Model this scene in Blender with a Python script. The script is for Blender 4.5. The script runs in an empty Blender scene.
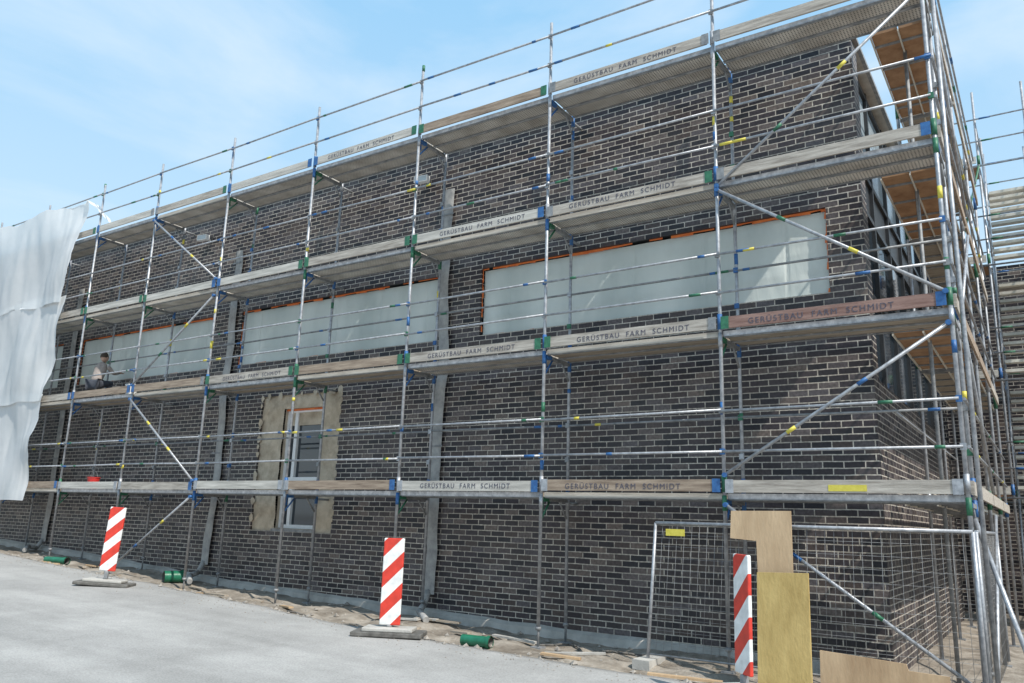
import bpy, math, random
from mathutils import Vector, Matrix, noise
random.seed(7)
S=bpy.context.scene
# ------------------------------------------------------------------ materials
def newmat(name):
    m=bpy.data.materials.new(name); m.use_nodes=True
    nt=m.node_tree; b=nt.nodes['Principled BSDF']; return m,nt,b
def N(nt,t,**k):
    n=nt.nodes.new(t)
    for a,v in k.items(): setattr(n,a,v)
    return n
def c4(c): return (c[0],c[1],c[2],1)
def noisy(name,c1,c2,scale=8,rough=.6,metal=0,bump=.1,bscale=60,stretch=(1,1,1),detail=6,c3=None,spec=.5,lo=.3,hi=.7):
    m,nt,b=newmat(name); L=nt.links
    tc=N(nt,'ShaderNodeTexCoord'); mp=N(nt,'ShaderNodeMapping'); mp.inputs['Scale'].default_value=stretch
    L.new(tc.outputs['Object'],mp.inputs[0])
    n1=N(nt,'ShaderNodeTexNoise'); n1.inputs['Scale'].default_value=scale; n1.inputs['Detail'].default_value=detail; n1.inputs['Roughness'].default_value=.65
    L.new(mp.outputs[0],n1.inputs[0])
    cr=N(nt,'ShaderNodeValToRGB'); cr.color_ramp.elements[0].position=lo; cr.color_ramp.elements[0].color=c4(c1)
    cr.color_ramp.elements[1].position=hi; cr.color_ramp.elements[1].color=c4(c2)
    if c3:
        e=cr.color_ramp.elements.new((lo+hi)/2); e.color=c4(c3)
    L.new(n1.outputs[0],cr.inputs[0]); L.new(cr.outputs[0],b.inputs['Base Color'])
    n2=N(nt,'ShaderNodeTexNoise'); n2.inputs['Scale'].default_value=bscale; n2.inputs['Detail'].default_value=4
    L.new(mp.outputs[0],n2.inputs[0])
    bp=N(nt,'ShaderNodeBump'); bp.inputs['Strength'].default_value=bump; bp.inputs['Distance'].default_value=.02
    L.new(n2.outputs[0],bp.inputs['Height']); L.new(bp.outputs[0],b.inputs['Normal'])
    b.inputs['Roughness'].default_value=rough; b.inputs['Metallic'].default_value=metal
    b.inputs['Specular IOR Level'].default_value=spec
    return m
def brick(name,axis):
    m,nt,b=newmat(name); L=nt.links
    tc=N(nt,'ShaderNodeTexCoord'); sp=N(nt,'ShaderNodeSeparateXYZ'); cb=N(nt,'ShaderNodeCombineXYZ')
    L.new(tc.outputs['Object'],sp.inputs[0]); L.new(sp.outputs[axis],cb.inputs[0]); L.new(sp.outputs[2],cb.inputs[1])
    nw=N(nt,'ShaderNodeTexNoise'); nw.inputs['Scale'].default_value=3.0; L.new(cb.outputs[0],nw.inputs[0])
    vm=N(nt,'ShaderNodeVectorMath',operation='SCALE'); vm.inputs['Scale'].default_value=.012; L.new(nw.outputs['Color'],vm.inputs[0])
    va=N(nt,'ShaderNodeVectorMath',operation='ADD'); L.new(cb.outputs[0],va.inputs[0]); L.new(vm.outputs[0],va.inputs[1])
    bt=N(nt,'ShaderNodeTexBrick'); bt.offset=.5; bt.offset_frequency=2; bt.squash=1 ; bt.squash_frequency=5
    L.new(va.outputs[0],bt.inputs['Vector'])
    for k,v in (('Scale',1),('Mortar Size',.0074),('Mortar Smooth',.12),('Bias',0),('Brick Width',.25),('Row Height',.0833)): bt.inputs[k].default_value=v
    # one fired tone per brick: row and brick number into white noise
    def mth(op,a,b_=None,bv=None):
        q=N(nt,'ShaderNodeMath',operation=op); L.new(a,q.inputs[0])
        if b_ is not None: L.new(b_,q.inputs[1])
        if bv is not None: q.inputs[1].default_value=bv
        return q.outputs[0]
    s2=N(nt,'ShaderNodeSeparateXYZ'); L.new(va.outputs[0],s2.inputs[0])
    row=mth('FLOOR',mth('DIVIDE',s2.outputs[1],bv=.0833))
    par=mth('FLOORED_MODULO',row,bv=2)
    off=N(nt,'ShaderNodeMath',operation='MULTIPLY_ADD'); L.new(par,off.inputs[0]); off.inputs[1].default_value=-.125; off.inputs[2].default_value=.125
    col=mth('FLOOR',mth('DIVIDE',mth('ADD',s2.outputs[0],off.outputs[0]),bv=.25))
    idv=N(nt,'ShaderNodeCombineXYZ'); L.new(row,idv.inputs[0]); L.new(col,idv.inputs[1])
    wn=N(nt,'ShaderNodeTexWhiteNoise'); wn.noise_dimensions='3D'; L.new(idv.outputs[0],wn.inputs[0])
    br_=N(nt,'ShaderNodeValToRGB'); cr=br_.color_ramp; cr.interpolation='LINEAR'
    cr.elements[0].position=0; cr.elements[0].color=(.013,.013,.018,1); cr.elements[1].position=1; cr.elements[1].color=(.135,.105,.090,1)
    for p,c in ((.25,(.024,.019,.023)),(.5,(.042,.033,.038)),(.7,(.062,.045,.040)),(.88,(.080,.070,.076))):
        e=cr.elements.new(p); e.color=c4(c)
    L.new(wn.outputs[0],br_.inputs[0])
    nm=N(nt,'ShaderNodeTexNoise'); nm.inputs['Scale'].default_value=1.3; nm.inputs['Detail'].default_value=6; nm.inputs['Roughness'].default_value=.7; L.new(cb.outputs[0],nm.inputs[0])
    cm=N(nt,'ShaderNodeValToRGB'); cm.color_ramp.elements[0].position=.32; cm.color_ramp.elements[0].color=(.25,.225,.195,1); cm.color_ramp.elements[1].position=.68; cm.color_ramp.elements[1].color=(.56,.51,.44,1)
    L.new(nm.outputs[0],cm.inputs[0])
    jm=N(nt,'ShaderNodeMix',data_type='RGBA'); L.new(bt.outputs['Fac'],jm.inputs[0]); L.new(br_.outputs[0],jm.inputs[6]); L.new(cm.outputs[0],jm.inputs[7])
    n3=N(nt,'ShaderNodeTexNoise'); n3.inputs['Scale'].default_value=26; n3.inputs['Detail'].default_value=5; L.new(cb.outputs[0],n3.inputs[0])
    r3=N(nt,'ShaderNodeMapRange'); r3.inputs[1].default_value=.3; r3.inputs[2].default_value=.75; r3.inputs[3].default_value=.65; r3.inputs[4].default_value=1.5; L.new(n3.outputs[0],r3.inputs[0])
    mx=N(nt,'ShaderNodeVectorMath',operation='SCALE'); L.new(jm.outputs[2],mx.inputs[0]); L.new(r3.outputs[0],mx.inputs['Scale'])
    n4=N(nt,'ShaderNodeTexNoise'); n4.inputs['Scale'].default_value=.55; n4.inputs['Detail'].default_value=7; n4.inputs['Roughness'].default_value=.7; L.new(cb.outputs[0],n4.inputs[0])
    r4=N(nt,'ShaderNodeMapRange'); r4.inputs[1].default_value=.48; r4.inputs[2].default_value=.8; r4.inputs[3].default_value=0; r4.inputs[4].default_value=.20; L.new(n4.outputs[0],r4.inputs[0])
    mm=N(nt,'ShaderNodeMix',data_type='RGBA'); L.new(r4.outputs[0],mm.inputs[0]); L.new(mx.outputs[0],mm.inputs[6]); mm.inputs[7].default_value=(.25,.23,.215,1)
    L.new(mm.outputs[2],b.inputs['Base Color'])
    bp=N(nt,'ShaderNodeBump'); bp.invert=True; bp.inputs['Strength'].default_value=.6; bp.inputs['Distance'].default_value=.005
    L.new(bt.outputs['Fac'],bp.inputs['Height'])
    b2=N(nt,'ShaderNodeBump'); b2.inputs['Strength'].default_value=.35; b2.inputs['Distance'].default_value=.004
    L.new(n3.outputs[0],b2.inputs['Height']); L.new(bp.outputs[0],b2.inputs['Normal']); L.new(b2.outputs[0],b.inputs['Normal'])
    b.inputs['Roughness'].default_value=.48; b.inputs['Specular IOR Level'].default_value=.4
    return m
MB=brick('clinker_brick_x',0); MBy=brick('clinker_brick_y',1)
GALV=noisy('galvanised_steel',(.22,.23,.25),(.50,.51,.53),14,.42,.35,.08,80,c3=(.35,.36,.38))
GALVD=noisy('galvanised_steel_dull',(.15,.16,.17),(.34,.34,.34),12,.6,.2,.1,80)
BLUE=noisy('blue_paint',(.015,.07,.22),(.04,.16,.38),20,.5,0,.1)
GREEN=noisy('green_paint',(.015,.09,.05),(.04,.19,.10),20,.5,0,.1)
YEL=noisy('yellow_tape',(.55,.46,.05),(.70,.60,.1),20,.5)
TOE=noisy('weathered_toe_board',(.22,.19,.16),(.58,.53,.46),3.5,.8,0,.25,40,stretch=(.6,6,7),c3=(.41,.365,.315))
TOEB=noisy('brown_toe_board',(.17,.12,.085),(.46,.36,.27),3.5,.8,0,.25,40,stretch=(.6,6,7),c3=(.31,.235,.175))
TOEL=noisy('pale_toe_board',(.33,.31,.28),(.66,.62,.56),2.5,.8,0,.25,40,stretch=(.6,6,7),c3=(.5,.47,.42))
TOER=noisy('red_toe_board',(.15,.075,.06),(.36,.23,.19),3.5,.8,0,.25,40,stretch=(.6,6,7))
PLY=noisy('deck_plywood',(.24,.12,.055),(.44,.26,.14),5,.7,0,.15,50,stretch=(1,1,1))
WOOD=noisy('deck_plank_wood',(.21,.175,.135),(.47,.40,.32),5,.8,0,.3,50,stretch=(.5,6,6))
ORG=noisy('orange_seal_tape',(.65,.13,.03),(.85,.24,.06),9,.6)
PLAS=noisy('raw_plaster',(.33,.27,.20),(.62,.53,.41),4,.9,0,.5,30)
CONC=noisy('concrete',(.30,.285,.26),(.52,.50,.46),3,.9,0,.3,40)
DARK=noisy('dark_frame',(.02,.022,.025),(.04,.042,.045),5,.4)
WHT=noisy('white_frame',(.70,.71,.71),(.83,.83,.83),5,.4,0,.03)
HOSE=noisy('grey_hose',(.22,.22,.22),(.43,.42,.40),6,.6,0,.3,25)
PGRN=noisy('green_pipe',(.01,.10,.055),(.02,.18,.10),9,.35)
REDP=noisy('red_plastic',(.45,.02,.02),(.6,.05,.04),9,.4)
BLK=noisy('black_rubber',(.06,.056,.05),(.18,.17,.155),9,.85,0,.4,30)
INK=noisy('stencil_ink',(.035,.035,.07),(.14,.13,.15),30,.8)
OSB=noisy('yellow_formwork_panel',(.32,.215,.065),(.58,.43,.17),2.2,.7,0,.25,30,stretch=(1.5,1,.5),detail=9)
PLYW=noisy('plywood_sheet',(.33,.215,.12),(.58,.42,.26),3,.75,0,.2,40,stretch=(1,1,.25),detail=9)
BEAM=noisy('pale_beam',(.48,.45,.38),(.72,.68,.60),5,.7)
def filmmat():
    m,nt,b=newmat('window_film'); L=nt.links
    tc=N(nt,'ShaderNodeTexCoord'); mp=N(nt,'ShaderNodeMapping'); mp.inputs['Scale'].default_value=(1,1,.35); L.new(tc.outputs['Object'],mp.inputs[0])
    n=N(nt,'ShaderNodeTexNoise'); n.inputs['Scale'].default_value=1.6; n.inputs['Detail'].default_value=7; L.new(mp.outputs[0],n.inputs[0])
    cr=N(nt,'ShaderNodeValToRGB'); cr.color_ramp.elements[0].position=.3; cr.color_ramp.elements[0].color=(.43,.48,.46,1); cr.color_ramp.elements[1].position=.7; cr.color_ramp.elements[1].color=(.62,.66,.63,1); L.new(n.outputs[0],cr.inputs[0]); L.new(cr.outputs[0],b.inputs['Base Color'])
    n2=N(nt,'ShaderNodeTexNoise'); n2.inputs['Scale'].default_value=7; n2.inputs['Detail'].default_value=4; n2.inputs['Distortion'].default_value=1; L.new(mp.outputs[0],n2.inputs[0])
    bp=N(nt,'ShaderNodeBump'); bp.inputs['Strength'].default_value=.4; bp.inputs['Distance'].default_value=.02; L.new(n2.outputs[0],bp.inputs['Height']); L.new(bp.outputs[0],b.inputs['Normal'])
    b.inputs['Roughness'].default_value=.42; return m
FILM=filmmat()
def glass(name,col,r=.06):
    m,nt,b=newmat(name); b.inputs['Base Color'].default_value=c4(col); b.inputs['Roughness'].default_value=r
    b.inputs['Specular IOR Level'].default_value=.9
    tc=N(nt,'ShaderNodeTexCoord'); n=N(nt,'ShaderNodeTexNoise'); n.inputs['Scale'].default_value=1.5; nt.links.new(tc.outputs['Object'],n.inputs[0])
    bp=N(nt,'ShaderNodeBump'); bp.inputs['Strength'].default_value=.06; nt.links.new(n.outputs[0],bp.inputs['Height']); nt.links.new(bp.outputs[0],b.inputs['Normal'])
    return m
GLS=glass('window_glass',(.02,.03,.04)); GLB=glass('pale_glass',(.42,.50,.55),.15)
def perf():
    m,nt,b=newmat('perforated_steel_deck'); L=nt.links
    tc=N(nt,'ShaderNodeTexCoord'); v=N(nt,'ShaderNodeTexVoronoi'); v.inputs['Scale'].default_value=26; v.inputs['Randomness'].default_value=0
    L.new(tc.outputs['Object'],v.inputs[0])
    r=N(nt,'ShaderNodeMapRange'); r.inputs[1].default_value=.22; r.inputs[2].default_value=.32; L.new(v.outputs['Distance'],r.inputs[0])
    n=N(nt,'ShaderNodeTexNoise'); n.inputs['Scale'].default_value=3; L.new(tc.outputs['Object'],n.inputs[0])
    cr=N(nt,'ShaderNodeValToRGB'); cr.color_ramp.elements[0].position=.3; cr.color_ramp.elements[0].color=(.40,.36,.31,1); cr.color_ramp.elements[1].position=.7; cr.color_ramp.elements[1].color=(.66,.62,.56,1); L.new(n.outputs[0],cr.inputs[0])
    mx=N(nt,'ShaderNodeMix',data_type='RGBA'); L.new(r.outputs[0],mx.inputs[0]); mx.inputs[6].default_value=(.08,.08,.08,1); L.new(cr.outputs[0],mx.inputs[7]); L.new(mx.outputs[2],b.inputs['Base Color'])
    b.inputs['Roughness'].default_value=.6; b.inputs['Metallic'].default_value=.1
    return m
PERF=perf()
def tarpmat():
    m,nt,b=newmat('white_scaffold_sheet'); L=nt.links
    out=nt.nodes['Material Output']
    tr=N(nt,'ShaderNodeBsdfTranslucent'); tr.inputs[0].default_value=(.85,.88,.88,1)
    ms=N(nt,'ShaderNodeMixShader'); ms.inputs[0].default_value=.35
    b.inputs['Roughness'].default_value=.5
    tc=N(nt,'ShaderNodeTexCoord'); n=N(nt,'ShaderNodeTexNoise'); n.inputs['Scale'].default_value=1.3; n.inputs['Detail'].default_value=6; L.new(tc.outputs['Object'],n.inputs[0])
    cr=N(nt,'ShaderNodeValToRGB'); cr.color_ramp.elements[0].position=.3; cr.color_ramp.elements[0].color=(.72,.74,.75,1); cr.color_ramp.elements[1].position=.7; cr.color_ramp.elements[1].color=(.87,.87,.87,1); L.new(n.outputs[0],cr.inputs[0]); L.new(cr.outputs[0],b.inputs['Base Color'])
    bp=N(nt,'ShaderNodeBump'); bp.inputs['Strength'].default_value=.3; bp.inputs['Distance'].default_value=.06; L.new(n.outputs[0],bp.inputs['Height']); L.new(bp.outputs[0],b.inputs['Normal']); L.new(bp.outputs[0],tr.inputs['Normal'])
    L.new(b.outputs[0],ms.inputs[1]); L.new(tr.outputs[0],ms.inputs[2]); L.new(ms.outputs[0],out.inputs[0])
    return m
TARP=tarpmat()
def roadmat():
    m,nt,b=newmat('dusty_asphalt'); L=nt.links
    tc=N(nt,'ShaderNodeTexCoord')
    n1=N(nt,'ShaderNodeTexNoise'); n1.inputs['Scale'].default_value=.7; n1.inputs['Detail'].default_value=9; n1.inputs['Roughness'].default_value=.7; L.new(tc.outputs['Object'],n1.inputs[0])
    cr=N(nt,'ShaderNodeValToRGB'); cr.color_ramp.elements[0].position=.3; cr.color_ramp.elements[0].color=(.28,.27,.255,1); cr.color_ramp.elements[1].position=.7; cr.color_ramp.elements[1].color=(.43,.415,.395,1); L.new(n1.outputs[0],cr.inputs[0])
    n2=N(nt,'ShaderNodeTexNoise'); n2.inputs['Scale'].default_value=55; n2.inputs['Detail'].default_value=6; n2.inputs['Roughness'].default_value=.75; L.new(tc.outputs['Object'],n2.inputs[0])
    r=N(nt,'ShaderNodeMapRange'); r.inputs[1].default_value=.3; r.inputs[2].default_value=.7; r.inputs[3].default_value=.7; r.inputs[4].default_value=1.28; L.new(n2.outputs[0],r.inputs[0])
    mx=N(nt,'ShaderNodeVectorMath',operation='SCALE'); L.new(cr.outputs[0],mx.inputs[0]); L.new(r.outputs[0],mx.inputs['Scale'])
    mp=N(nt,'ShaderNodeMapping'); mp.inputs['Scale'].default_value=(.12,1.6,1); L.new(tc.outputs['Object'],mp.inputs[0])
    n3=N(nt,'ShaderNodeTexNoise'); n3.inputs['Scale'].default_value=1; n3.inputs['Detail'].default_value=6; L.new(mp.outputs[0],n3.inputs[0])
    r3=N(nt,'ShaderNodeMapRange'); r3.inputs[1].default_value=.35; r3.inputs[2].default_value=.65; r3.inputs[3].default_value=.84; r3.inputs[4].default_value=1.06; L.new(n3.outputs[0],r3.inputs[0])
    m2=N(nt,'ShaderNodeVectorMath',operation='SCALE'); L.new(mx.outputs[0],m2.inputs[0]); L.new(r3.outputs[0],m2.inputs['Scale'])
    L.new(m2.outputs[0],b.inputs['Base Color'])
    bp=N(nt,'ShaderNodeBump'); bp.inputs['Strength'].default_value=.5; bp.inputs['Distance'].default_value=.008; L.new(n2.outputs[0],bp.inputs['Height']); L.new(bp.outputs[0],b.inputs['Normal'])
    b.inputs['Roughness'].default_value=.9
    return m
ROAD=roadmat()
DIRT=noisy('dirt_ground',(.13,.105,.08),(.40,.355,.30),3.2,.95,0,.9,30,c3=(.25,.215,.175),detail=10)
STONE=noisy('rubble',(.16,.14,.12),(.42,.385,.34),6,.9,0,.4,30)
def stripe():
    m,nt,b=newmat('red_white_stripes'); L=nt.links
    tc=N(nt,'ShaderNodeTexCoord'); sp=N(nt,'ShaderNodeSeparateXYZ'); L.new(tc.outputs['Object'],sp.inputs[0])
    a=N(nt,'ShaderNodeMath',operation='SUBTRACT'); L.new(sp.outputs[2],a.inputs[0]); L.new(sp.outputs[0],a.inputs[1])
    d=N(nt,'ShaderNodeMath',operation='MULTIPLY'); L.new(a.outputs[0],d.inputs[0]); d.inputs[1].default_value=1/.36
    f=N(nt,'ShaderNodeMath',operation='FRACT'); L.new(d.outputs[0],f.inputs[0])
    g=N(nt,'ShaderNodeMath',operation='GREATER_THAN'); L.new(f.outputs[0],g.inputs[0]); g.inputs[1].default_value=.5
    n=N(nt,'ShaderNodeTexNoise'); n.inputs['Scale'].default_value=14; n.inputs['Detail'].default_value=6; L.new(tc.outputs['Object'],n.inputs[0])
    r=N(nt,'ShaderNodeMapRange'); r.inputs[1].default_value=.3; r.inputs[2].default_value=.65; r.inputs[3].default_value=.74; r.inputs[4].default_value=1; L.new(n.outputs[0],r.inputs[0])
    mx=N(nt,'ShaderNodeMix',data_type='RGBA'); L.new(g.outputs[0],mx.inputs[0]); mx.inputs[6].default_value=(.82,.82,.80,1); mx.inputs[7].default_value=(.66,.05,.03,1)
    s=N(nt,'ShaderNodeVectorMath',operation='SCALE'); L.new(mx.outputs[2],s.inputs[0]); L.new(r.outputs[0],s.inputs['Scale']); L.new(s.outputs[0],b.inputs['Base Color'])
    b.inputs['Roughness'].default_value=.4
    return m
STR=stripe()
# ------------------------------------------------------------------ mesh accumulator
class M:
    def __init__(s): s.v=[];s.f=[];s.m=[];s.sm=[];s.mats=[]
    def mi(s,mat):
        if mat not in s.mats: s.mats.append(mat)
        return s.mats.index(mat)
    def face(s,idx,mat,smooth=False): s.f.append(idx);s.m.append(s.mi(mat));s.sm.append(smooth)
    def poly(s,pts,mat,smooth=False):
        b=len(s.v); s.v+= [tuple(p) for p in pts]; s.face(list(range(b,b+len(pts))),mat,smooth)
    def tube(s,p0,p1,r,mat,n=8,r2=None,caps=True):
        p0=Vector(p0);p1=Vector(p1);d=(p1-p0)
        if d.length<1e-6: return
        d.normalize(); a=d.orthogonal().normalized(); c=d.cross(a); r2=r if r2 is None else r2
        b=len(s.v)
        for P,R in ((p0,r),(p1,r2)):
            for i in range(n):
                t=2*math.pi*i/n; s.v.append(tuple(P+(a*math.cos(t)+c*math.sin(t))*R))
        for i in range(n): s.face([b+i,b+(i+1)%n,b+n+(i+1)%n,b+n+i],mat,True)
        if caps:
            s.face([b+i for i in range(n)][::-1],mat); s.face([b+n+i for i in range(n)],mat)
    def path(s,pts,r,mat,n=8):
        for a,b in zip(pts[:-1],pts[1:]): s.tube(a,b,r,mat,n)
    def box(s,lo,hi,mat,rot=None):
        x0,y0,z0=lo;x1,y1,z1=hi
        P=[(x0,y0,z0),(x1,y0,z0),(x1,y1,z0),(x0,y1,z0),(x0,y0,z1),(x1,y0,z1),(x1,y1,z1),(x0,y1,z1)]
        if rot is not None: P=[tuple(rot@Vector(p)) for p in P]
        b=len(s.v); s.v+=P
        for q in ((0,3,2,1),(4,5,6,7),(0,1,5,4),(1,2,6,5),(2,3,7,6),(3,0,4,7)): s.face([b+i for i in q],mat)
    def grid(s,fn,nu,nv,mat,smooth=True):
        b=len(s.v)
        for j in range(nv+1):
            for i in range(nu+1): s.v.append(tuple(fn(i/nu,j/nv)))
        for j in range(nv):
            for i in range(nu):
                a=b+j*(nu+1)+i; s.face([a,a+1,a+nu+2,a+nu+1],mat,smooth)
    def build(s,name,parent=None,loc=None,rz=0,bevel=0):
        me=bpy.data.meshes.new(name); me.from_pydata(s.v,[],s.f)
        for m in s.mats: me.materials.append(m)
        me.polygons.foreach_set('material_index',s.m); me.polygons.foreach_set('use_smooth',s.sm); me.update()
        o=bpy.data.objects.new(name,me); S.collection.objects.link(o)
        if parent: o.parent=parent
        if loc: o.location=loc
        o.rotation_euler[2]=rz
        if bevel:
            bv=o.modifiers.new('bevel','BEVEL'); bv.width=bevel; bv.segments=2; bv.limit_method='ANGLE'
        return o
def empty(name,loc=(0,0,0)):
    e=bpy.data.objects.new(name,None); e.location=loc; e.empty_display_size=.3; S.collection.objects.link(e); return e
def lerp(tab,x):
    if x<=tab[0][0]: return tab[0][1]
    for (a,b),(c,d) in zip(tab[:-1],tab[1:]):
        if x<=c: return b+(d-b)*(x-a)/(c-a)
    return tab[-1][1]
def ss(t): t=max(0,min(1,t)); return t*t*(3-2*t)
# ------------------------------------------------------------------ terrain
RT=[(-300,1.3),(-30,1.1),(-18,.76),(-13,.57),(-10,.47),(-6,.37),(-3,.30),(0,.28),(300,.28)]
GT=[(-300,1.1),(-30,.9),(-22,.75),(-18,.6),(-13,.33),(-10,.25),(-5,.12),(0,.08),(300,.08)]
ET=[(-300,-.6),(-18,-.95),(-15,-1.12),(-12.6,-1.2),(-9.7,-1.38),(-7.2,-1.75),(-5.4,-1.84),(-2.2,-1.8),(300,-1.8)]
def edge(x): return lerp(ET,x)+.09*noise.noise((x*1.3,0,0))+.05*noise.noise((x*5,3,0))
def rz(x,y): return lerp(RT,x)-.02*max(0,min(8,-2-y))
def gz(x,y):
    s=ss((y-edge(x)-.02)/.75)
    n=.07*noise.noise((x*.9,y*.9,1))+.055*noise.noise((x*3,y*3,5))+.02*noise.noise((x*8,y*8,5)) if -31<x<9 and -5<y<12 else 0
    return (1-s)*(rz(x,y)-.035)+s*(lerp(GT,x)+n)
def fr(a,b,st):
    o=[];x=a
    while x<b-1e-6: o.append(x); x+=st
    return o
X=[-400,-200,-100,-60,-40]+fr(-32,8,.14)+[8,12,20,40,80,160,400]
Y=[-400,-200,-100,-50,-25,-14]+fr(-10,-3,1)+fr(-3,1.4,.07)+[1.4,2,3,4.5,6,8,10,14,20,40,80,160,400]
g=M(); g.grid(lambda u,v:(X[round(u*(len(X)-1))],Y[round(v*(len(Y)-1))],gz(X[round(u*(len(X)-1))],Y[round(v*(len(Y)-1))])),len(X)-1,len(Y)-1,DIRT); g.build('ground')
RO=[.0,.0,.12,.3,.6,1,2,3,4.5,6,8,12,18,30,60]
def rf(u,v):
    x=X[round(u*(len(X)-1))]; k=round(v*(len(RO)-1)); e=edge(x); y=e-RO[k]
    return (x,y,rz(x,y)-(.06 if k==0 else 0))
g=M(); g.grid(lambda u,v:rf(1-u,v),len(X)-1,len(RO)-1,ROAD); g.build('road')
g=M()
for i in range(1900):
    x=random.uniform(-20,.3); y=random.choice([random.uniform(-1.5,.9),edge(x)+random.gauss(.15,.22),edge(x)+random.gauss(-.1,.3)])
    if y>.9: continue
    r=random.choice([.007,.010,.012,.018,.018,.026,.042])*random.uniform(.7,1.3); z=max(gz(x,y),rz(x,y) if y<edge(x) else -9)
    if y<edge(x)-.1: r=min(r,.012)
    b=len(g.v); q=[(1,0,0),(0,1,0),(-1,0,0),(0,-1,0),(.1,.1,.8),(0,0,-.8)]
    a=random.uniform(0,6)
    for p in q:
        k=r*random.uniform(.6,1.25); px,py=p[0]*math.cos(a)-p[1]*math.sin(a),p[0]*math.sin(a)+p[1]*math.cos(a)
        g.v.append((x+px*k,y+py*k,z+r*.2+p[2]*k))
    for t in ((0,1,4),(1,2,4),(2,3,4),(3,0,4),(1,0,5),(2,1,5),(3,2,5),(0,3,5)): g.face([b+j for j in t],STONE)
g.build('rubble')
# ------------------------------------------------------------------ building
B=empty('brick_building',(0,0,0))
WX=-.97; WL=-34; TOP=8.33; DEP=9.6
wins=[(-7.02,-1.42,4.75,5.92),(-13.3,-7.95,4.75,5.92),(-19.6,-14.2,4.75,5.92),(-25.9,-20.5,4.75,5.92)]
door=(-12.35,-10.15,1.42,4.02)
holes=wins+[door]
xs=sorted({WL,WX}|{h[0] for h in holes}|{h[1] for h in holes}); zs=sorted({-.3,TOP}|{h[2] for h in holes}|{h[3] for h in holes})
g=M()
for a,b_ in zip(xs[:-1],xs[1:]):
    for c,d in zip(zs[:-1],zs[1:]):
        mx,mz=(a+b_)/2,(c+d)/2
        if any(h[0]<mx<h[1] and h[2]<mz<h[3] for h in holes): continue
        g.poly([(a,1,c),(b_,1,c),(b_,1,d),(a,1,d)],MB)
for h in holes:
    a,b_,c,d=h; y0,y1=1,1.16
    g.poly([(a,y0,c),(a,y1,c),(a,y1,d),(a,y0,d)][::-1],MBy); g.poly([(b_,y0,c),(b_,y1,c),(b_,y1,d),(b_,y0,d)],MBy)
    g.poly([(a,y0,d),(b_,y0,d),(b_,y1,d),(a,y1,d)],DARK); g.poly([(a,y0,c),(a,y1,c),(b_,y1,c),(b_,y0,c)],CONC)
g.build('facade_wall',B)
g=M()
g.poly([(WX,1,-.3),(WX,DEP,-.3),(WX,DEP,3.62),(WX,1,3.62)],MBy)
g.poly([(WX,1,3.62),(WX,1.36,3.62),(WX,1.36,TOP),(WX,1,TOP)],MBy)
g.poly([(WX,1.36,3.62),(WX-.25,1.36,3.62),(WX-.25,1.36,TOP),(WX,1.36,TOP)],MB)
g.poly([(WX,1.36,3.62),(WX,DEP,3.62),(WX-.25,DEP,3.62),(WX-.25,1.36,3.62)],CONC)
g.poly([(WL,1,TOP),(WX,1,TOP),(WX,DEP,TOP),(WL,DEP,TOP)],CONC)
g.poly([(WL,DEP,-.3),(WX,DEP,-.3),(WX,DEP,TOP),(WL,DEP,TOP)],MB)
g.poly([(WL,1,-.3),(WL,DEP,-.3),(WL,DEP,TOP),(WL,1,TOP)],MBy)
g.build('side_wall',B)
g=M()
y=1.37
for k in range(6):
    y1=y+1.35
    for (z0,z1,m) in ((3.7,4.9,GLS),(4.98,6.15,GLS),(6.2,6.75,DARK),(6.82,8.2,GLB if k<4 else GLS)):
        g.box((WX-.2,y+.04,z0),(WX-.16,y1-.04,z1),m)
    g.box((WX-.22,y-.035,3.62),(WX-.11,y+.035,TOP-.01),DARK if k else WHT)
    y=y1
for z in (3.66,4.94,6.17,6.78,8.24): g.box((WX-.22,1.4,z-.035),(WX-.115,DEP-.1,z+.035),DARK)
g.build('side_glazing',B)
g=M()
g.box((WL,.95,TOP+.002),(WX+.05,1.35,TOP+.06),GALVD); g.box((WX-.3,1.352,TOP+.002),(WX+.05,DEP,TOP+.06),GALVD)
g.build('parapet_capping',B)
g=M()
g.grid(lambda u,v:[(lambda x:(x,[.86,.90,.995][round(v*2)],lerp(GT,x)+[-.2,.09,.13][round(v*2)]+.02*noise.noise((x*2,0,0))))(WL+(WX+.05-WL)*u)][0],150,2,CONC,False)
g.build('footing',B)
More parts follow.
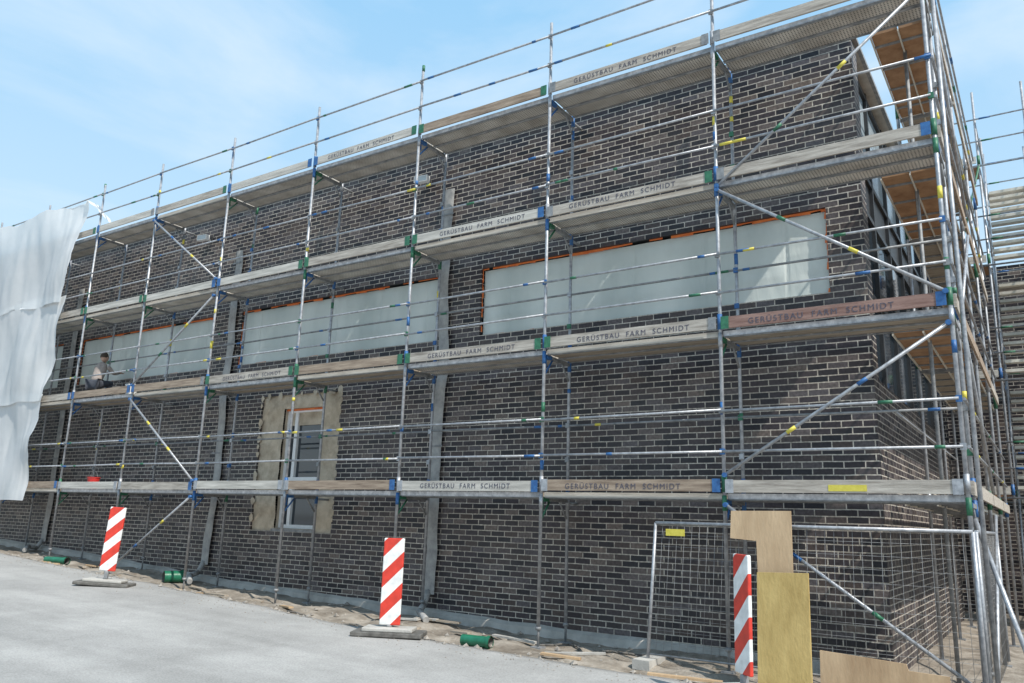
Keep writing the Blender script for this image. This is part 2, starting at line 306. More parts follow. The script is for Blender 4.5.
for wi,(a,b_,c,d) in enumerate(wins):
    g=M()
    def ff(u,v,a=a,b_=b_,c=c,d=d,wi=wi):
        x=a+.02+(b_-a-.04)*u; z=c+.02+(d-c-.05)*v; e=min(1,6*min(u*(b_-a),(1-u)*(b_-a),1))*math.sin(math.pi*v)**.5 if 0<v<1 else 0
        f=.028*noise.noise((x*1.1,z*.35,wi*9))+.014*noise.noise((x*5+z*1.0,z*.8,wi*5))+.008*noise.noise((x*3,z*9,wi))
        f+=.014*(abs(((x-a)/1.12)%1-.5)<.012)
        return (x,1.09+f*(.35+.9*e)-.01,z)
    g.grid(ff,220,24,FILM); g.build('window_film',B)
    g=M()
    x=a
    while x<b_-.02:
        w=min(random.uniform(.08,.35),b_-x); h=random.uniform(.012,.05)
        if random.random()<.8: g.poly([(x,1.045,d-h),(x+w,1.045,d-h*random.uniform(.6,1.3)),(x+w,1.045,d-.001),(x,1.045,d-.001)],ORG)
        if random.random()<.25: g.poly([(x,1.045,c+.001),(x+w,1.045,c+.001),(x+w,1.045,c+h*.5),(x,1.045,c+h*.4)],ORG)
        x+=w
    for xx,s in ((a,1),(b_,-1)):
        z=c
        while z<d-.05:
            w=min(random.uniform(.06,.2),d-z); h=random.uniform(.012,.04)
            p=[(xx+s*.001,1.04,z),(xx+s*h,1.04,z),(xx+s*h*.7,1.04,z+w),(xx+s*.001,1.04,z+w)]
            if random.random()<.8: g.poly(p if s>0 else p[::-1],ORG)
            z+=w
    g.build('seal_tape',B)
a,b_,c,d=door; ia,ib,ic,id_=-11.72,-10.62,1.47,3.75
g=M()
def pq(x0,x1,z0,z1):
    nu=max(2,int((x1-x0)/.06)); nv=max(2,int((z1-z0)/.06))
    g.grid(lambda u,v:(x0+(x1-x0)*u,1.04+.03*noise.noise(((x0+(x1-x0)*u)*5,(z0+(z1-z0)*v)*5,3)),z0+(z1-z0)*v),nu,nv,PLAS)
pq(a,ia,c,d); pq(ib,b_,c,d); pq(ia,ib,id_,d); pq(ia,ib,c,ic)
for k in range(46):
    t=random.random(); side=random.choice([0,1,2])
    cx,cz=((a,c+(d-c)*t) if side==0 else (b_,c+(d-c)*t) if side==1 else (a+(b_-a)*t,d)); R0=random.uniform(.03,.09)
    pts=[]
    for j in range(9):
        an=2*math.pi*j/9; rr=R0*random.uniform(.6,1.2); pts.append((cx+rr*math.cos(an)*.8,.994-.0004*k/4,min(cz+rr*math.sin(an),d+.1)))
    g.poly(pts,PLAS)
g.box((ia-.02,1.09,ic-.04),(ia,1.3,id_),PLAS); g.box((ib,1.09,ic-.04),(ib+.02,1.3,id_),PLAS); g.box((ia,1.09,id_),(ib,1.3,id_+.02),PLAS); g.box((ia-.02,.985,ic-.06),(ib+.02,1.2,ic-.01),GALVD)
g.build('plaster_surround',B)
g=M()
g.box((ia,1.2,ic),(ib,1.22,id_),GLS)
for x0,x1,z0,z1 in ((ia,ia+.07,ic,id_),(ib-.07,ib,ic,id_),(ia+.07,ib-.07,id_-.07,id_),(ia+.07,ib-.07,ic,ic+.07),(ia+.22,ia+.30,ic+.07,id_-.07),(ia+.30,ib-.07,ic+.88,ic+.96),(ia+.07,ia+.22,ic+.88,ic+.96)):
    g.box((x0,1.14,z0),(x1,1.199,z1),WHT)
g.box((ia+.07,1.17,id_-.32),(ib-.07,1.198,id_-.07),PLAS)
g.box((ia,1.1,id_-.035),(ib,1.139,id_-.001),ORG)
g.build('window',B)
# ------------------------------------------------------------------ scaffold
SX=[0,-2.55,-5.12,-7.72,-10.29,-12.815,-15.334,-17.70,-20.27,-22.84]
LV=[2.13,4.13,6.13,8.13]
SC=empty('scaffolding',(0,0,0))
g=M()
def std(x,y,top,seed=0):
    zb=gz(x,y)
    g.box((x-.075,y-.075,zb-.02),(x+.075,y+.075,zb+.012),GALVD)
    g.box((x-.14,y-.11,zb-.04),(x+.14,y+.11,zb-.0205),WOOD)
    g.tube((x,y,zb+.01),(x,y,zb+.4),.017,GALVD)
    g.tube((x,y,zb+.22),(x,y,zb+.26),.04,GALVD)
    ox=random.uniform(-.012,.012)
    g.tube((x,y,zb+.26),(x+ox,y,top),.0242,GALV,10)
    rnd=random.Random(int(x*100+y*77)+seed)
    for z in LV:
        if z>top: continue
        m=rnd.choice([BLUE,GREEN,BLUE]); g.tube((x,y,z+.02),(x,y,z+.22),.031,m if rnd.random()<.6 else GALV,10)
        g.tube((x,y,z-.20),(x,y,z-.02),.029,rnd.choice([GALV,m]),10)
        for dz in (.5,1.0):
            if z+dz<top:
                g.box((x-.03,y-.045,z+dz-.035),(x+.03,y-.02,z+dz+.035),rnd.choice([GALV,GALVD,BLUE,GREEN]))
        for _ in range(2):
            if rnd.random()<.5:
                zz=z+rnd.uniform(.3,1.6)
                if zz<top: g.tube((x,y,zz),(x,y,zz+rnd.uniform(.05,.16)),.0262,rnd.choice([BLUE,GREEN,YEL,BLUE]),10)
for i,x in enumerate(SX):
    std(x,0,9.38); std(x,.73,8.3 if i else 9.38)
g.build('standards',SC)
g=M()
for i,x in enumerate(SX):
    for li,z in enumerate(LV):
        m=[BLUE,GREEN,GREEN,BLUE][(i*3+li*2)%4]
        g.box((x-.024,.03,z-.115),(x+.024,.70,z-.068),GALVD)
        g.box((x-.026,.028,z-.118),(x+.026,.18,z-.062),m)
        g.box((x-.006,.025,z-.25),(x+.006,.06,z-.118),m)
        g.tube((x,.03,z-.34),(x,.24,z-.1),.014,m); g.tube((x,.70,z-.34),(x,.49,z-.1),.014,GALVD)
        if i%2==0: g.tube((x,.75,z-.12),(x,1.02,z-.12),.02,GALVD)
g.build('frame_transoms',SC)
deck=M(); toe=M(); rail=M()
rnd=random.Random(3)
for i in range(len(SX)-1):
    x1,x0=SX[i],SX[i+1]
    for li,z in enumerate(LV):
        mt=PERF if li>=2 else (WOOD if (i+li)%3 else PERF)
        for (y0,y1) in ((.05,.355),(.375,.68)):
            dz=rnd.uniform(-.004,.004)
            deck.box((x0+.035,y0,z-.055+dz),(x1-.035,y1,z+dz),mt)
            for yy in (y0,y1-.018): deck.box((x0+.03,yy,z-.075),(x1-.03,yy+.018,z-.0605),GALVD)
        deck.box((x0+.03,.028,z-.062),(x1-.03,.047,z+.006),GALV if rnd.random()<.5 else TOEL)
        tl=rnd.uniform(-.014,.014); mt2=TOER if (i==0 and li==1) else rnd.choice([TOE,TOE,TOEB,TOEL])
        tw=rnd.uniform(-.008,.008); A=Matrix.Rotation(tw/2.4,4,'Y')
        T=Matrix.Translation(((x0+x1)/2,0,z+.085+tl))@A
        w2=(x1-x0)/2-.06
        toe.box((-w2,-.055,-.073),(w2,-.027,.072),mt2,T)
        for xa,xb in ((-w2-.03,-w2+.07),(w2-.07,w2+.03)):
            toe.box((xa,-.062,-.08),(xb,-.0555,.08),rnd.choice([BLUE,GREEN,BLUE,GREEN,GALVD]) if li else rnd.choice([GALV,GALV,BLUE]),T)
        for dz in (.5,1.0):
            for yy in ((-.045,.70) if (dz==1.0 and li<2) else (-.045,)):
                r=.0165; s=rnd.uniform(-.014,.014)
                rail.tube((x0,yy,z+dz+s),(x1,yy,z+dz-s*.5),r,GALV if yy<0 else GALVD)
                for k in range(rnd.choice([1,1,2,3])):
                    t=rnd.choice([rnd.uniform(.03,.15),rnd.uniform(.85,.95),rnd.uniform(.1,.9)]); w=rnd.uniform(.05,.18)
                    xx=x0+(x1-x0)*t; zz=z+dz+s-s*1.5*t; rail.tube((xx,yy,zz),(xx+w,yy,zz),r+.003,rnd.choice([BLUE,GREEN,YEL,BLUE,GREEN]))
deck.build('decks',SC)
toe.build('toe_boards',SC)
def br(xa,za,xb,zb_):
    rail.tube((xa,-.055,za),(xb,-.055,zb_),.021,GALV)
    for t in (.3,.62): 
        px,pz=xa+(xb-xa)*t,za+(zb_-za)*t; rail.tube((px,-.055,pz),(px+(xb-xa)*.04,-.055,pz+(zb_-za)*.04),.0235,rnd.choice([YEL,BLUE,GREEN]))
    for (px,pz) in ((xa,za),(xb,zb_)): rail.tube((px,-.03,pz),(px,-.085,pz),.03,BLUE)
a,b_=SX[1]+.03,SX[0]-.03
br(a,6.05,b_,8.0); br(a,6.0,b_,4.3); br(a,2.35,b_,3.95); br(a,2.0,b_,.25)
a,b_=SX[6]+.03,SX[5]-.03
br(a,8.0,b_,6.3); br(b_,5.95,a,4.3); br(a,4.0,b_,2.3); br(b_,2.0,a,.5)
rail.build('guard_rails_and_braces',SC)
for (i,li) in ((1,3),(1,2),(1,1),(1,0),(0,1),(2,1),(2,2),(3,3),(4,1),(2,0)):
    z=LV[li]
    cu=bpy.data.curves.new('stencil_text','FONT'); cu.body='GER\u00dcSTBAU  FARM  SCHMIDT'; cu.size=.10; cu.space_character=1.25; cu.extrude=.0008
    o=bpy.data.objects.new('stencil_text',cu); S.collection.objects.link(o)
    bpy.context.view_layer.update()
    w=o.dimensions.x
    o.rotation_euler=(math.pi/2,0,0); o.location=((SX[i]+SX[i+1])/2-w/2+rnd.uniform(-.1,.12),-.0572,z+.05); cu.materials.append(INK); o.parent=SC
g=M(); g.box((-1.35,-.0585,2.165),(-.95,-.0560,2.235),YEL); g.build('load_class_label',SC)
# return scaffold round the corner
g=M(); deck=M()
YS=[.73,3.30,5.87,8.0]
for y in YS[1:]:
    for x in (0,-.73):
        zb=gz(x,y); g.tube((x,y,zb),(x,y,9.38 if x==0 else 8.3),.0242,GALV,10); g.box((x-.075,y-.075,zb-.02),(x+.075,y+.075,zb+.012),GALVD)
        for z in LV: g.tube((x,y,z-.05),(x,y,z+.2),.03,rnd.choice([BLUE,GREEN,GALV]),10)
    for z in LV: g.box((-.70,y-.024,z-.115),(-.03,y+.024,z-.068),GALVD)
for bi,(y0,y1) in enumerate(zip(YS[:-1],YS[1:])):
    for li,z in enumerate(LV):
        for xa,xb in ((-.68,-.375),(-.355,-.05)): deck.box((xa,y0+.03,z-.06),(xb,y1-.03,z),PLY if (li>0 and bi==0) else WOOD)
        for xx in (-.70,-.372,-.045): deck.box((xx,y0+.03,z-.085),(xx+.018,y1-.03,z-.0605),BEAM)
        for k in range(4): deck.box((-.68,y0+.3+k*.62,z-.079),(-.06,y0+.34+k*.62,z-.0607),GALVD)
        deck.box((.027,y0+.05,z+.01),(.055,y1-.05,z+.155),rnd.choice([TOE,TOEB]))
        for dz in (.5,1.0): g.tube((.045,y0,z+dz),(.045,y1,z+dz),.0168,GALV); g.tube((.045,y0+.4,z+dz),(.045,y0+.6,z+dz),.02,rnd.choice([BLUE,GREEN,YEL]))
    g.tube((-.73,y0,LV[0]+1),(-.73,y1,LV[0]+1),.0168,GALV)
for li,z in enumerate(LV):
    deck.box((.027,.05,z+.01),(.055,.68,z+.155),TOE)
    for dz in (.5,1.0): g.tube((.045,0,z+dz),(.045,.73,z+dz),.0168,GALV)
for z0,z1,f in ((.2,2.0,0),(2.3,4.0,1),(4.3,6.0,0),(6.3,8.0,1)):
    ya,yb=(YS[0],YS[1]) if f==0 else (YS[1],YS[0]); g.tube((.06,ya,z0),(.06,yb,z1),.021,GALV)
g.tube((.10,.10,gz(.1,.1)),(.10,.10,9.0),.0242,GALV,10); g.tube((-.36,1.35,gz(-.36,1.35)),(-.36,1.35,8.2),.0242,GALVD,10)
g.tube((.55,-.35,gz(.5,-.3)),(.02,.3,1.9),.0242,GALV,10)
g.build('return_standards_and_rails',SC); deck.build('return_decks',SC)
# ------------------------------------------------------------------ white sheeting over the far end
g=M()
def sheet(z0,z1,off,seed):
    def tf(u,v):
        z=z0+(z1-z0)*v; V=(z-1.85)/7.17
        xr=-18.95+.95*V**1.3+.10*noise.noise((z*1.3,0,4+seed))+.05*noise.noise((z*5,0,4))
        xl=-30; x=xr+(xl-xr)*u**1.6; fl=1-min(1,(xr-x)/.9)
        zz=z
        if v>.985: zz=z+.05*math.sin(x*2.45)+(.04*noise.noise((x*3,0,1)))
        if v<.015: zz=z+.12*noise.noise((x*.8,0,7+seed))
        yy=-.16-off-.055*math.sin(x*1.22*2)*math.sin((z-.13)*math.pi/2)-.09*noise.noise((x*.6,z*.5,2+seed))-.035*noise.noise((x*2.6,z*.7,6+seed))-.015*noise.noise((x*9,z*1.5,6))-fl*.16*(noise.noise((z*1.1,1,1)))
        return (x,min(yy,-.075-off*.5),zz)
    g.grid(tf,110,50,TARP)
sheet(1.85,4.35,.0,0); sheet(4.15,6.7,.03,3); sheet(6.5,9.0,.06,8)
g.grid(lambda u,v:(-18.15+.55*u,-.16+.35*v-.05*math.sin(u*5),8.98-.35*u*u-.22*v*u+.03*math.sin(u*9)),10,8,TARP)
g.build('scaffold_sheeting')
# ------------------------------------------------------------------ hoses, lamps
def hose(x,z0,z1):
    g=M(); pts=[]
    n=40
    for i in range(n+1):
        z=z0+(z1-z0)*i/n; xx=x+.10*noise.noise((z*.8,x,0))+.03*noise.noise((z*3,x,0)); pts.append((xx,z))
    def f(u,v):
        xx,z=pts[round(v*n)]; t=2*math.pi*u; w=.11+.02*noise.noise((z*2,x,9))
        return (xx+w*math.cos(t),.945+.03*math.sin(t),z)
    g.grid(f,12,n,HOSE)
    xx,z=pts[0]
    g.path([(xx,.93,z+.05),(xx+.03,.8,z-.15),(xx+.15,.55,gz(xx,.5)+.12),(xx+.5,.3,gz(xx,.3)+.05)],.05,HOSE,10)
    for zz in (2.9,5.2,7.0):
        if z0<zz<z1: g.box((x-.13,.905,zz),(x+.13,.912,zz+.03),GALVD)
    return g.build('drain_hose')
hose(-7.75,.55,7.5); hose(-13.55,.7,7.3); hose(-19.9,.9,7.3)
def lamp(x,z):
    g=M(); g.box((-.14,-.05,-.06),(.14,.05,.06),WHT); g.box((-.12,-.056,-.045),(.12,-.051,.045),GLB); g.box((-.02,.051,-.02),(.02,.27,.02),GALVD); g.box((-.05,.2,.0),(.05,.24,.1),DARK)
    return g.build('work_lamp',None,(x,.73,z),.15,.006)
lamp(-8.25,7.72); lamp(-14.6,7.72)
# ------------------------------------------------------------------ barrier boards
def bake(x,y,zb,ang,lean=0):
    E=empty('traffic_barrier_board',(x,y,zb)); E.rotation_euler=(0,lean,ang)
    g=M(); g.box((-.125,-.02,0),(.125,.02,1.0),STR); g.build('striped_board',E,(0,0,0),0,.012)
    g=M(); r=rz(x,y)-zb
    g.box((-.42,-.2,r+.004),(.42,.2,r+.055),BLK); g.box((-.30,-.15,r+.056),(.30,.15,r+.10),CONC); g.box((-.03,-.03,r+.1),(.03,.03,.0),GALVD); g.box((-.022,.021,0),(.022,.05,.9),GALVD)
    g.build('rubber_foot',E,None,0,.012)
bake(-11.98,-2.01,.76,math.radians(38),.05); bake(-5.97,-1.98,.49,math.radians(28)); bake(-1.64,-2.28,.51,math.radians(-42),.02)
# ------------------------------------------------------------------ mesh fence
g=M(); fa,fb=-3.5,.02; zt=1.77; sh=.12; fy=-.13
def FP(t,h): return (fa+(fb-fa)*t+sh*h*(1-t)*1.0, fy-.01*math.sin(t*9), .14+(zt-.14)*h)
g.path([FP(0,-.03),FP(0,1),FP(1,1),FP(1,-.03)],.020,GALV,10); g.tube(FP(0,.06),FP(1,.06),.012,GALVD)
for i in range(1,36): g.tube(FP(i/36,.06),FP(i/36,1),.0020,GALVD,5)
for j in range(1,11): g.tube(FP(0,.06+.94*j/11),FP(1,.06+.94*j/11),.0020,GALVD,5)
g.box((-3.24,-.155,1.62),(-3.0,-.149,1.70),YEL)
for x in (fa,fb): g.box((x-.11,-.33,gz(x,-.2)-.04),(x+.11,.2,gz(x,-.2)+.07),CONC)
g.build('mesh_fence')
g=M()
def FQ(t,h): return (.04, -.02+3.4*t, .14+1.63*h)
g.path([FQ(0,0),FQ(0,1),FQ(1,1),FQ(1,0)],.020,GALV,10)
for i in range(1,34): g.tube(FQ(i/34,.0),FQ(i/34,1),.0018,GALVD,5)
for j in range(0,11): g.tube(FQ(0,j/11),FQ(1,j/11),.0018,GALVD,5)
g.build('mesh_fence')
# ------------------------------------------------------------------ plywood and panels
g=M(); P=[(-2.41,1.93),(-1.73,1.94),(-1.72,1.05),(-2.10,1.05),(-2.12,1.60),(-2.42,1.62)]
def extr(P,ya,yb,mat,tilt=0):
    zt_=max(p[1] for p in P)
    f=[(x,ya-tilt*(zt_-z),z) for x,z in P]; b=[(x,yb-tilt*(zt_-z),z) for x,z in P]
    g.poly(f[::-1],mat); g.poly(b,mat)
    for i in range(len(P)):
        j=(i+1)%len(P); g.poly([f[i],f[j],b[j],b[i]],mat)
extr(P,-.20,-.185,PLYW,.08); g.build('plywood_sheet')
g=M(); extr([(-2.06,1.27),(-1.52,1.29),(-1.50,.12),(-2.05,.12)],-.44,-.40,OSB,.12)
g.build('formwork_panel')
g=M(); extr([(-1.42,.54),(-.62,.50),(-.60,.44),(-.25,.43),(-.25,.08),(-1.42,.06)],-.52,-.50,PLYW,.1); g.build('plywood_sheet')
def pipe(x,y,L_,ang,r):
    g=M(); dx,dy=math.cos(ang)*L_/2,math.sin(ang)*L_/2
    z=max(gz(x+dx*k,y+dy*k) for k in (-1,-.5,0,.5,1))+r*.95
    g.tube((x-dx,y-dy,z),(x+dx,y+dy,z),r,PGRN,16,caps=False); g.tube((x+dx,y+dy,z),(x-dx,y-dy,z),r*.88,BLK,16,caps=False)
    g.tube((x+dx*.8,y+dy*.8,z),(x+dx,y+dy,z),r*1.18,PGRN,16,caps=False); g.build('drain_pipe')
pipe(-5.65,-.65,.42,.1,.07); pipe(-13.6,.3,.35,1.2,.11); pipe(-16.6,-.4,.6,.2,.07)
g=M()
for s,(xa,ya,L_) in enumerate(((-9.3,-.6,3),(-16.5,-.5,3.5),(-5.8,.3,2.5))):
    pts=[]
    for k in range(30):
        x=xa+L_*k/29; y=ya+.35*noise.noise((k*.15,s*7,0)); pts.append((x,y,gz(x,y)+.02))
    g.path(pts,.014,BLK,6)
g.build('site_cable')
g=M()
for k in range(34):
    x=random.uniform(-17,-1); y=random.uniform(-.9,.8); z=gz(x,y)+.02; L_=random.uniform(.2,.9); a=random.uniform(-.5,.5)
    R_=Matrix.Translation((x,y,z))@Matrix.Rotation(a,4,'Z')@Matrix.Rotation(random.uniform(-.04,.04),4,'Y')
    g.box((-L_/2,-.04,0),(L_/2,.04,.025),random.choice([WOOD,WOOD,PLYW,CONC]),R_)
g.build('timber_offcuts')
def bucket(x,y,z,mat):
    g=M(); g.tube((0,0,0),(0,0,.26),.10,mat,16,r2=.13,caps=False); g.tube((0,0,.005),(0,0,.01),.1,mat,16); g.tube((0,0,.25),(0,0,.265),.14,mat,16,caps=False)
    pts=[(.135*math.cos(t),0,.26+.14*math.sin(t)) for t in [math.pi*k/8 for k in range(9)]]; g.path(pts,.004,GALVD,5)
    g.build('bucket',None,(x,y,z))
bucket(-16.9,.3,2.135,REDP); bucket(-15.9,.3,4.135,WHT); bucket(-16.5,.35,4.135,BLK)
# ------------------------------------------------------------------ worker crouching on the second lift
SKIN=noisy('skin',(.42,.26,.19),(.52,.33,.25),20,.5); SHIRT=noisy('work_shirt',(.22,.18,.16),(.38,.33,.30),9,.9); TRS=noisy('work_trousers',(.03,.035,.05),(.07,.075,.09),9,.9)
HAIR=noisy('hair',(.03,.02,.015),(.07,.05,.03),30,.8)
def skinobj(name,verts,edges,rad,mat,parent,root=0,sub=2):
    me=bpy.data.meshes.new(name); me.from_pydata(verts,edges,[]); me.materials.append(mat)
    o=bpy.data.objects.new(name,me); S.collection.objects.link(o); o.parent=parent
    sk=o.modifiers.new('skin','SKIN'); sk.use_smooth_shade=True
    for i,r in enumerate(rad):
        d=me.skin_vertices[0].data[i]; d.radius=(r,r) if not isinstance(r,tuple) else r; d.use_root=(i==root)
    sb=o.modifiers.new('sub','SUBSURF'); sb.levels=sub; sb.render_levels=sub
    return o
W=empty('construction_worker',(-17.35,.30,4.135)); W.rotation_euler=(0,0,math.radians(20))
tr=[(0,-.05,.40),(0,0,.52),(0,.06,.70),(0,.09,.84),(0,.11,.92)]
skinobj('torso',tr,[(0,1),(1,2),(2,3),(3,4)],[(.15,.11),(.14,.10),(.17,.11),(.15,.10),.055],SHIRT,W)
skinobj('legs',[(0,-.07,.38),(.10,-.05,.36),(.16,.30,.45),(.14,.05,.09),(.15,.12,.05),(.16,.26,.035),(-.10,-.05,.36),(-.16,.30,.45),(-.14,.05,.09),(-.15,.12,.05),(-.16,.26,.035)],
 [(0,1),(1,2),(2,3),(3,4),(4,5),(0,6),(6,7),(7,8),(8,9),(9,10)],[.13,.10,.065,.045,.045,.035,.10,.065,.045,.045,.035],TRS,W)
for s in (1,-1):
    skinobj('arm',[(s*.15,.09,.82),(s*.23,.22,.66),(s*.18,.46,.72)],[(0,1),(1,2)],[.055,.043,.034],SHIRT,W)
    V=[(s*.18,.45,.72),(s*.175,.53,.735)]; Ed=[(0,1)]; Rr=[.026,.034]
    skinobj('palm',V,Ed,Rr,SKIN,W)
    for k in range(4): skinobj('finger',[(s*.175+(k-1.5)*.02,.53,.735),(s*.175+(k-1.5)*.022,.57,.74),(s*.175+(k-1.5)*.022,.60-.006*abs(k-1.3),.725)],[(0,1),(1,2)],[.009,.009,.007],SKIN,W,0,1)
    skinobj('thumb',[(s*.175-s*.03,.50,.735),(s*.175-s*.055,.54,.745),(s*.175-s*.055,.57,.745)],[(0,1),(1,2)],[.011,.010,.008],SKIN,W,0,1)
g=M()
def hd(u,v):
    t=2*math.pi*u; p=math.pi*v; x=.077*math.sin(p)*math.cos(t); y=.097*math.sin(p)*math.sin(t); z=.12*math.cos(p)
    if z<0: x*=1+z*2
    return (x,.14+y,1.03+z)
g.grid(hd,20,14,SKIN)
g.grid(lambda u,v:(.084*math.sin(math.pi*.55*v)*math.cos(2*math.pi*u),.125+.10*math.sin(math.pi*.55*v)*math.sin(2*math.pi*u),1.04+.12*math.cos(math.pi*.55*v)),20,8,HAIR)
g.tube((0,.235,1.03),(0,.255,1.0),.012,SKIN,8,r2=.016)
for s in (1,-1):
    g.box((s*.03-.012,.228,1.035),(s*.03+.012,.236,1.047),DARK); g.tube((s*.072,.13,1.02),(s*.088,.13,1.02),.024,SKIN,10,r2=.02)
g.box((-.022,.228,.968),(.022,.235,.975),REDP)
g.build('head',W)
# ------------------------------------------------------------------ building and stair tower behind, round the corner
BB=empty('background_building',(0,0,0)); BY=11.6
g=M()
g.poly([(WX-6,BY,-.3),(9,BY,-.3),(9,BY,7.9),(WX-6,BY,7.9)],MB); g.poly([(9,BY,-.3),(9,22,-.3),(9,22,7.9),(9,BY,7.9)],MBy); g.poly([(WX-6,BY,7.9),(9,BY,7.9),(9,22,7.9),(WX-6,22,7.9)],CONC)
g.poly([(WX-6,22,-.3),(WX-6,BY,-.3),(WX-6,BY,7.9),(WX-6,22,7.9)],MBy); g.poly([(9,22,-.3),(WX-6,22,-.3),(WX-6,22,7.9),(9,22,7.9)],MB)
for x in (2.5,5,7.3):
    for z in (1,4.6): g.box((x-.6,BY-.08,z),(x+.6,BY-.01,z+1.5),WHT); g.box((x-.52,BY-.1,z+.08),(x+.52,BY-.081,z+1.42),GLS)
g.build('walls',BB)
BS=empty('scaffold_stair_tower',(0,0,0))
g=M()
TL=[.25,2.5,4.75,7.1,9.25]
for x in (-.42,.12,1.0,2.7,5.27):
    for y in (8.55,10.95):
        top=10.9 if x<1.5 else 10.2
        g.tube((x,y,gz(x,y)),(x,y,top),.0242,GALV,8)
        for z in TL[1:]: g.tube((x,y,z),(x,y,z+.2),.03,rnd.choice([BLUE,GREEN,GREEN,GALV]),8)
for z in TL[1:]:
    for y in (8.5,11.0):
        g.tube((-.42,y,z-.05),(5.27,y,z-.05),.02,GALV)
        for dz in (.5,1.0): g.tube((-.42,y,z+dz),(5.27,y,z+dz),.0168,GALV); g.tube((.2,y,z+dz),(.4,y,z+dz),.02,rnd.choice([BLUE,GREEN]))
    for x in (-.42,.12,1.0,2.7,5.27):
        g.tube((x,8.55,z-.05),(x,10.95,z-.05),.02,GALV); g.tube((x,8.55,z+1.0),(x,10.95,z+1.0),.0168,GALVD)
    g.box((.17,10.3,z-.05),(.95,10.9,z),PERF); g.box((1.05,8.58,z-.06),(5.2,9.25,z),PLY); g.box((-.4,8.58,z-.06),(.1,9.2,z),PLY)
    g.box((-.4,8.46,z+.01),(.08,8.485,z+.16),TOEL); g.box((1.05,8.46,z+.01),(5.2,8.485,z+.16),TOE)
g.tube((-.42,8.48,7.2),(.12,8.48,9.2),.02,GREEN); g.build('frames',BS)
g=M()
for z0,z1 in zip(TL[:-1],TL[1:]):
    n=11; ya,yb=8.65,10.28
    for k in range(n):
        t=(k+1)/n; y=ya+(yb-ya)*k/n; z=z0+(z1-z0)*t
        g.box((.20,y,z-.085),(.92,y+.17,z-.025),BEAM)
    for x in (.17,.93):
        g.poly([(x,ya-.05,z0),(x,ya+.12,z0),(x,yb+.1,z1-.1),(x,yb-.07,z1-.02)],GALV)
        g.poly([(x+.02,ya-.05,z0),(x+.02,yb-.07,z1-.02),(x+.02,yb+.1,z1-.1),(x+.02,ya+.12,z0)],GALV)
        g.tube((x,ya,z0+.95),(x,yb,z1+.95),.018,GALV); g.tube((x,ya,z0+.5),(x,yb,z1+.5),.015,GALV)
        for t in (.1,.5,.9): g.tube((x,ya+(yb-ya)*t,z0+(z1-z0)*t),(x,ya+(yb-ya)*t,z0+(z1-z0)*t+.95),.015,GALV)
g.build('stair_flights',BS)
# ------------------------------------------------------------------ camera
yaw,pitch,roll,F=-.5911,.2209,.0313,799.04
f=Vector((math.sin(yaw)*math.cos(pitch),math.cos(yaw)*math.cos(pitch),math.sin(pitch))); r=Vector((math.cos(yaw),-math.sin(yaw),0)); u=r.cross(f)
r2=r*math.cos(roll)+u*math.sin(roll); u2=-r*math.sin(roll)+u*math.cos(roll)
cd=bpy.data.cameras.new('camera'); cam=bpy.data.objects.new('camera',cd); S.collection.objects.link(cam)
mw=Matrix(((r2.x,u2.x,-f.x,.7057),(r2.y,u2.y,-f.y,-9.5161),(r2.z,u2.z,-f.z,1.7352),(0,0,0,1))); cam.matrix_world=mw
cd.sensor_width=36; cd.lens=F*36/1024; cd.clip_end=2000; S.camera=cam
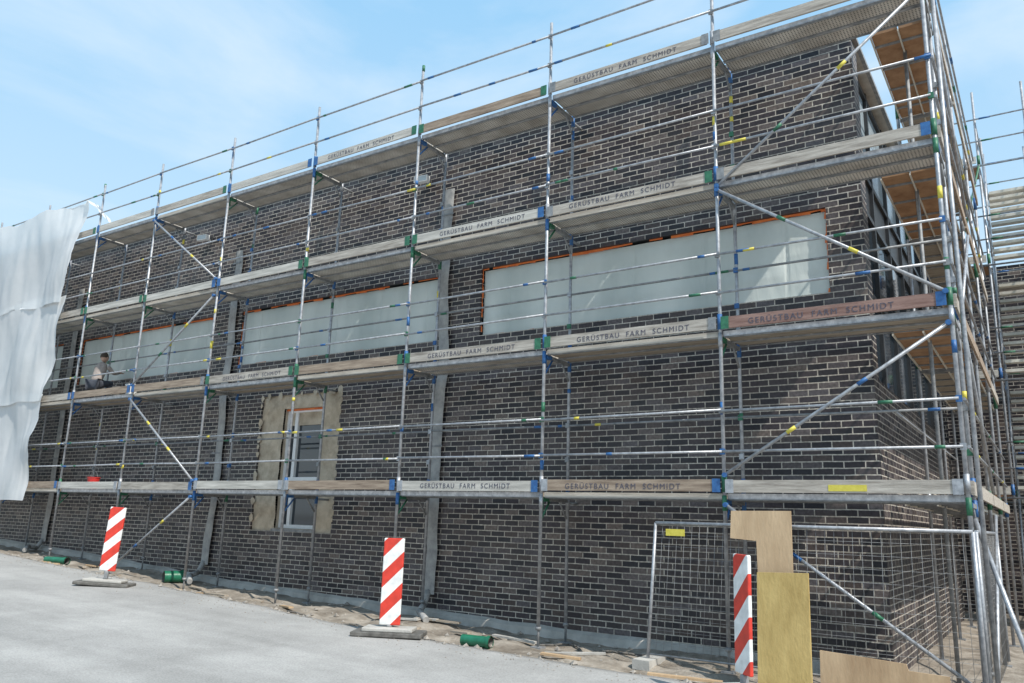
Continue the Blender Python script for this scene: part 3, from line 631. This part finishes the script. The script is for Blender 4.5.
# ------------------------------------------------------------------ light
el,ang=math.radians(50),math.radians(18)
sv=Vector((math.cos(el)*math.cos(ang),-math.cos(el)*math.sin(ang),math.sin(el)))
sd=bpy.data.lights.new('sun','SUN'); sd.energy=5.0; sd.angle=math.radians(.5); sd.color=(1,.95,.87)
so=bpy.data.objects.new('sun',sd); so.rotation_euler=sv.to_track_quat('Z','Y').to_euler(); so.location=(10,-5,20); S.collection.objects.link(so)
w=bpy.data.worlds.new('World'); S.world=w; w.use_nodes=True; nt=w.node_tree; L=nt.links
bg=nt.nodes['Background']; sk=N(nt,'ShaderNodeTexSky'); sk.sky_type='NISHITA'; sk.sun_disc=False; sk.sun_elevation=el; sk.sun_rotation=math.radians(108); sk.dust_density=1.6; sk.air_density=1.0; sk.ozone_density=1.2
tc=N(nt,'ShaderNodeTexCoord'); sp=N(nt,'ShaderNodeSeparateXYZ'); L.new(tc.outputs['Generated'],sp.inputs[0])
hr=N(nt,'ShaderNodeMapRange'); hr.inputs[1].default_value=.05; hr.inputs[2].default_value=.62; L.new(sp.outputs[2],hr.inputs[0])
hc=N(nt,'ShaderNodeValToRGB'); hc.color_ramp.elements[0].color=(.74,.90,.98,1); hc.color_ramp.elements[1].color=(.34,.68,1,1); L.new(hr.outputs[0],hc.inputs[0])
hs=N(nt,'ShaderNodeVectorMath',operation='SCALE'); hs.inputs['Scale'].default_value=7.8; L.new(hc.outputs[0],hs.inputs[0])
hz=N(nt,'ShaderNodeMix',data_type='RGBA'); hz.inputs[0].default_value=.74; L.new(sk.outputs[0],hz.inputs[6]); L.new(hs.outputs[0],hz.inputs[7])
mp=N(nt,'ShaderNodeMapping'); mp.inputs['Scale'].default_value=(1.0,1.0,2.8); mp.inputs['Rotation'].default_value=(0,.35,.6); mp.inputs['Location'].default_value=(.4,.1,.3); L.new(tc.outputs['Generated'],mp.inputs[0])
n=N(nt,'ShaderNodeTexNoise'); n.inputs['Scale'].default_value=1.7; n.inputs['Detail'].default_value=9; n.inputs['Roughness'].default_value=.55; n.inputs['Distortion'].default_value=.4; L.new(mp.outputs[0],n.inputs[0])
mr=N(nt,'ShaderNodeMapRange'); mr.inputs[1].default_value=.46; mr.inputs[2].default_value=.80; mr.inputs[3].default_value=.0; mr.inputs[4].default_value=.75; L.new(n.outputs[0],mr.inputs[0])
mx=N(nt,'ShaderNodeMix',data_type='RGBA'); L.new(mr.outputs[0],mx.inputs[0]); L.new(hz.outputs[2],mx.inputs[6]); mx.inputs[7].default_value=(7.0,7.2,7.4,1)
L.new(mx.outputs[2],bg.inputs[0]); bg.inputs[1].default_value=.15
S.view_settings.view_transform='Standard'; S.view_settings.look='None'; S.view_settings.exposure=0; S.view_settings.gamma=1
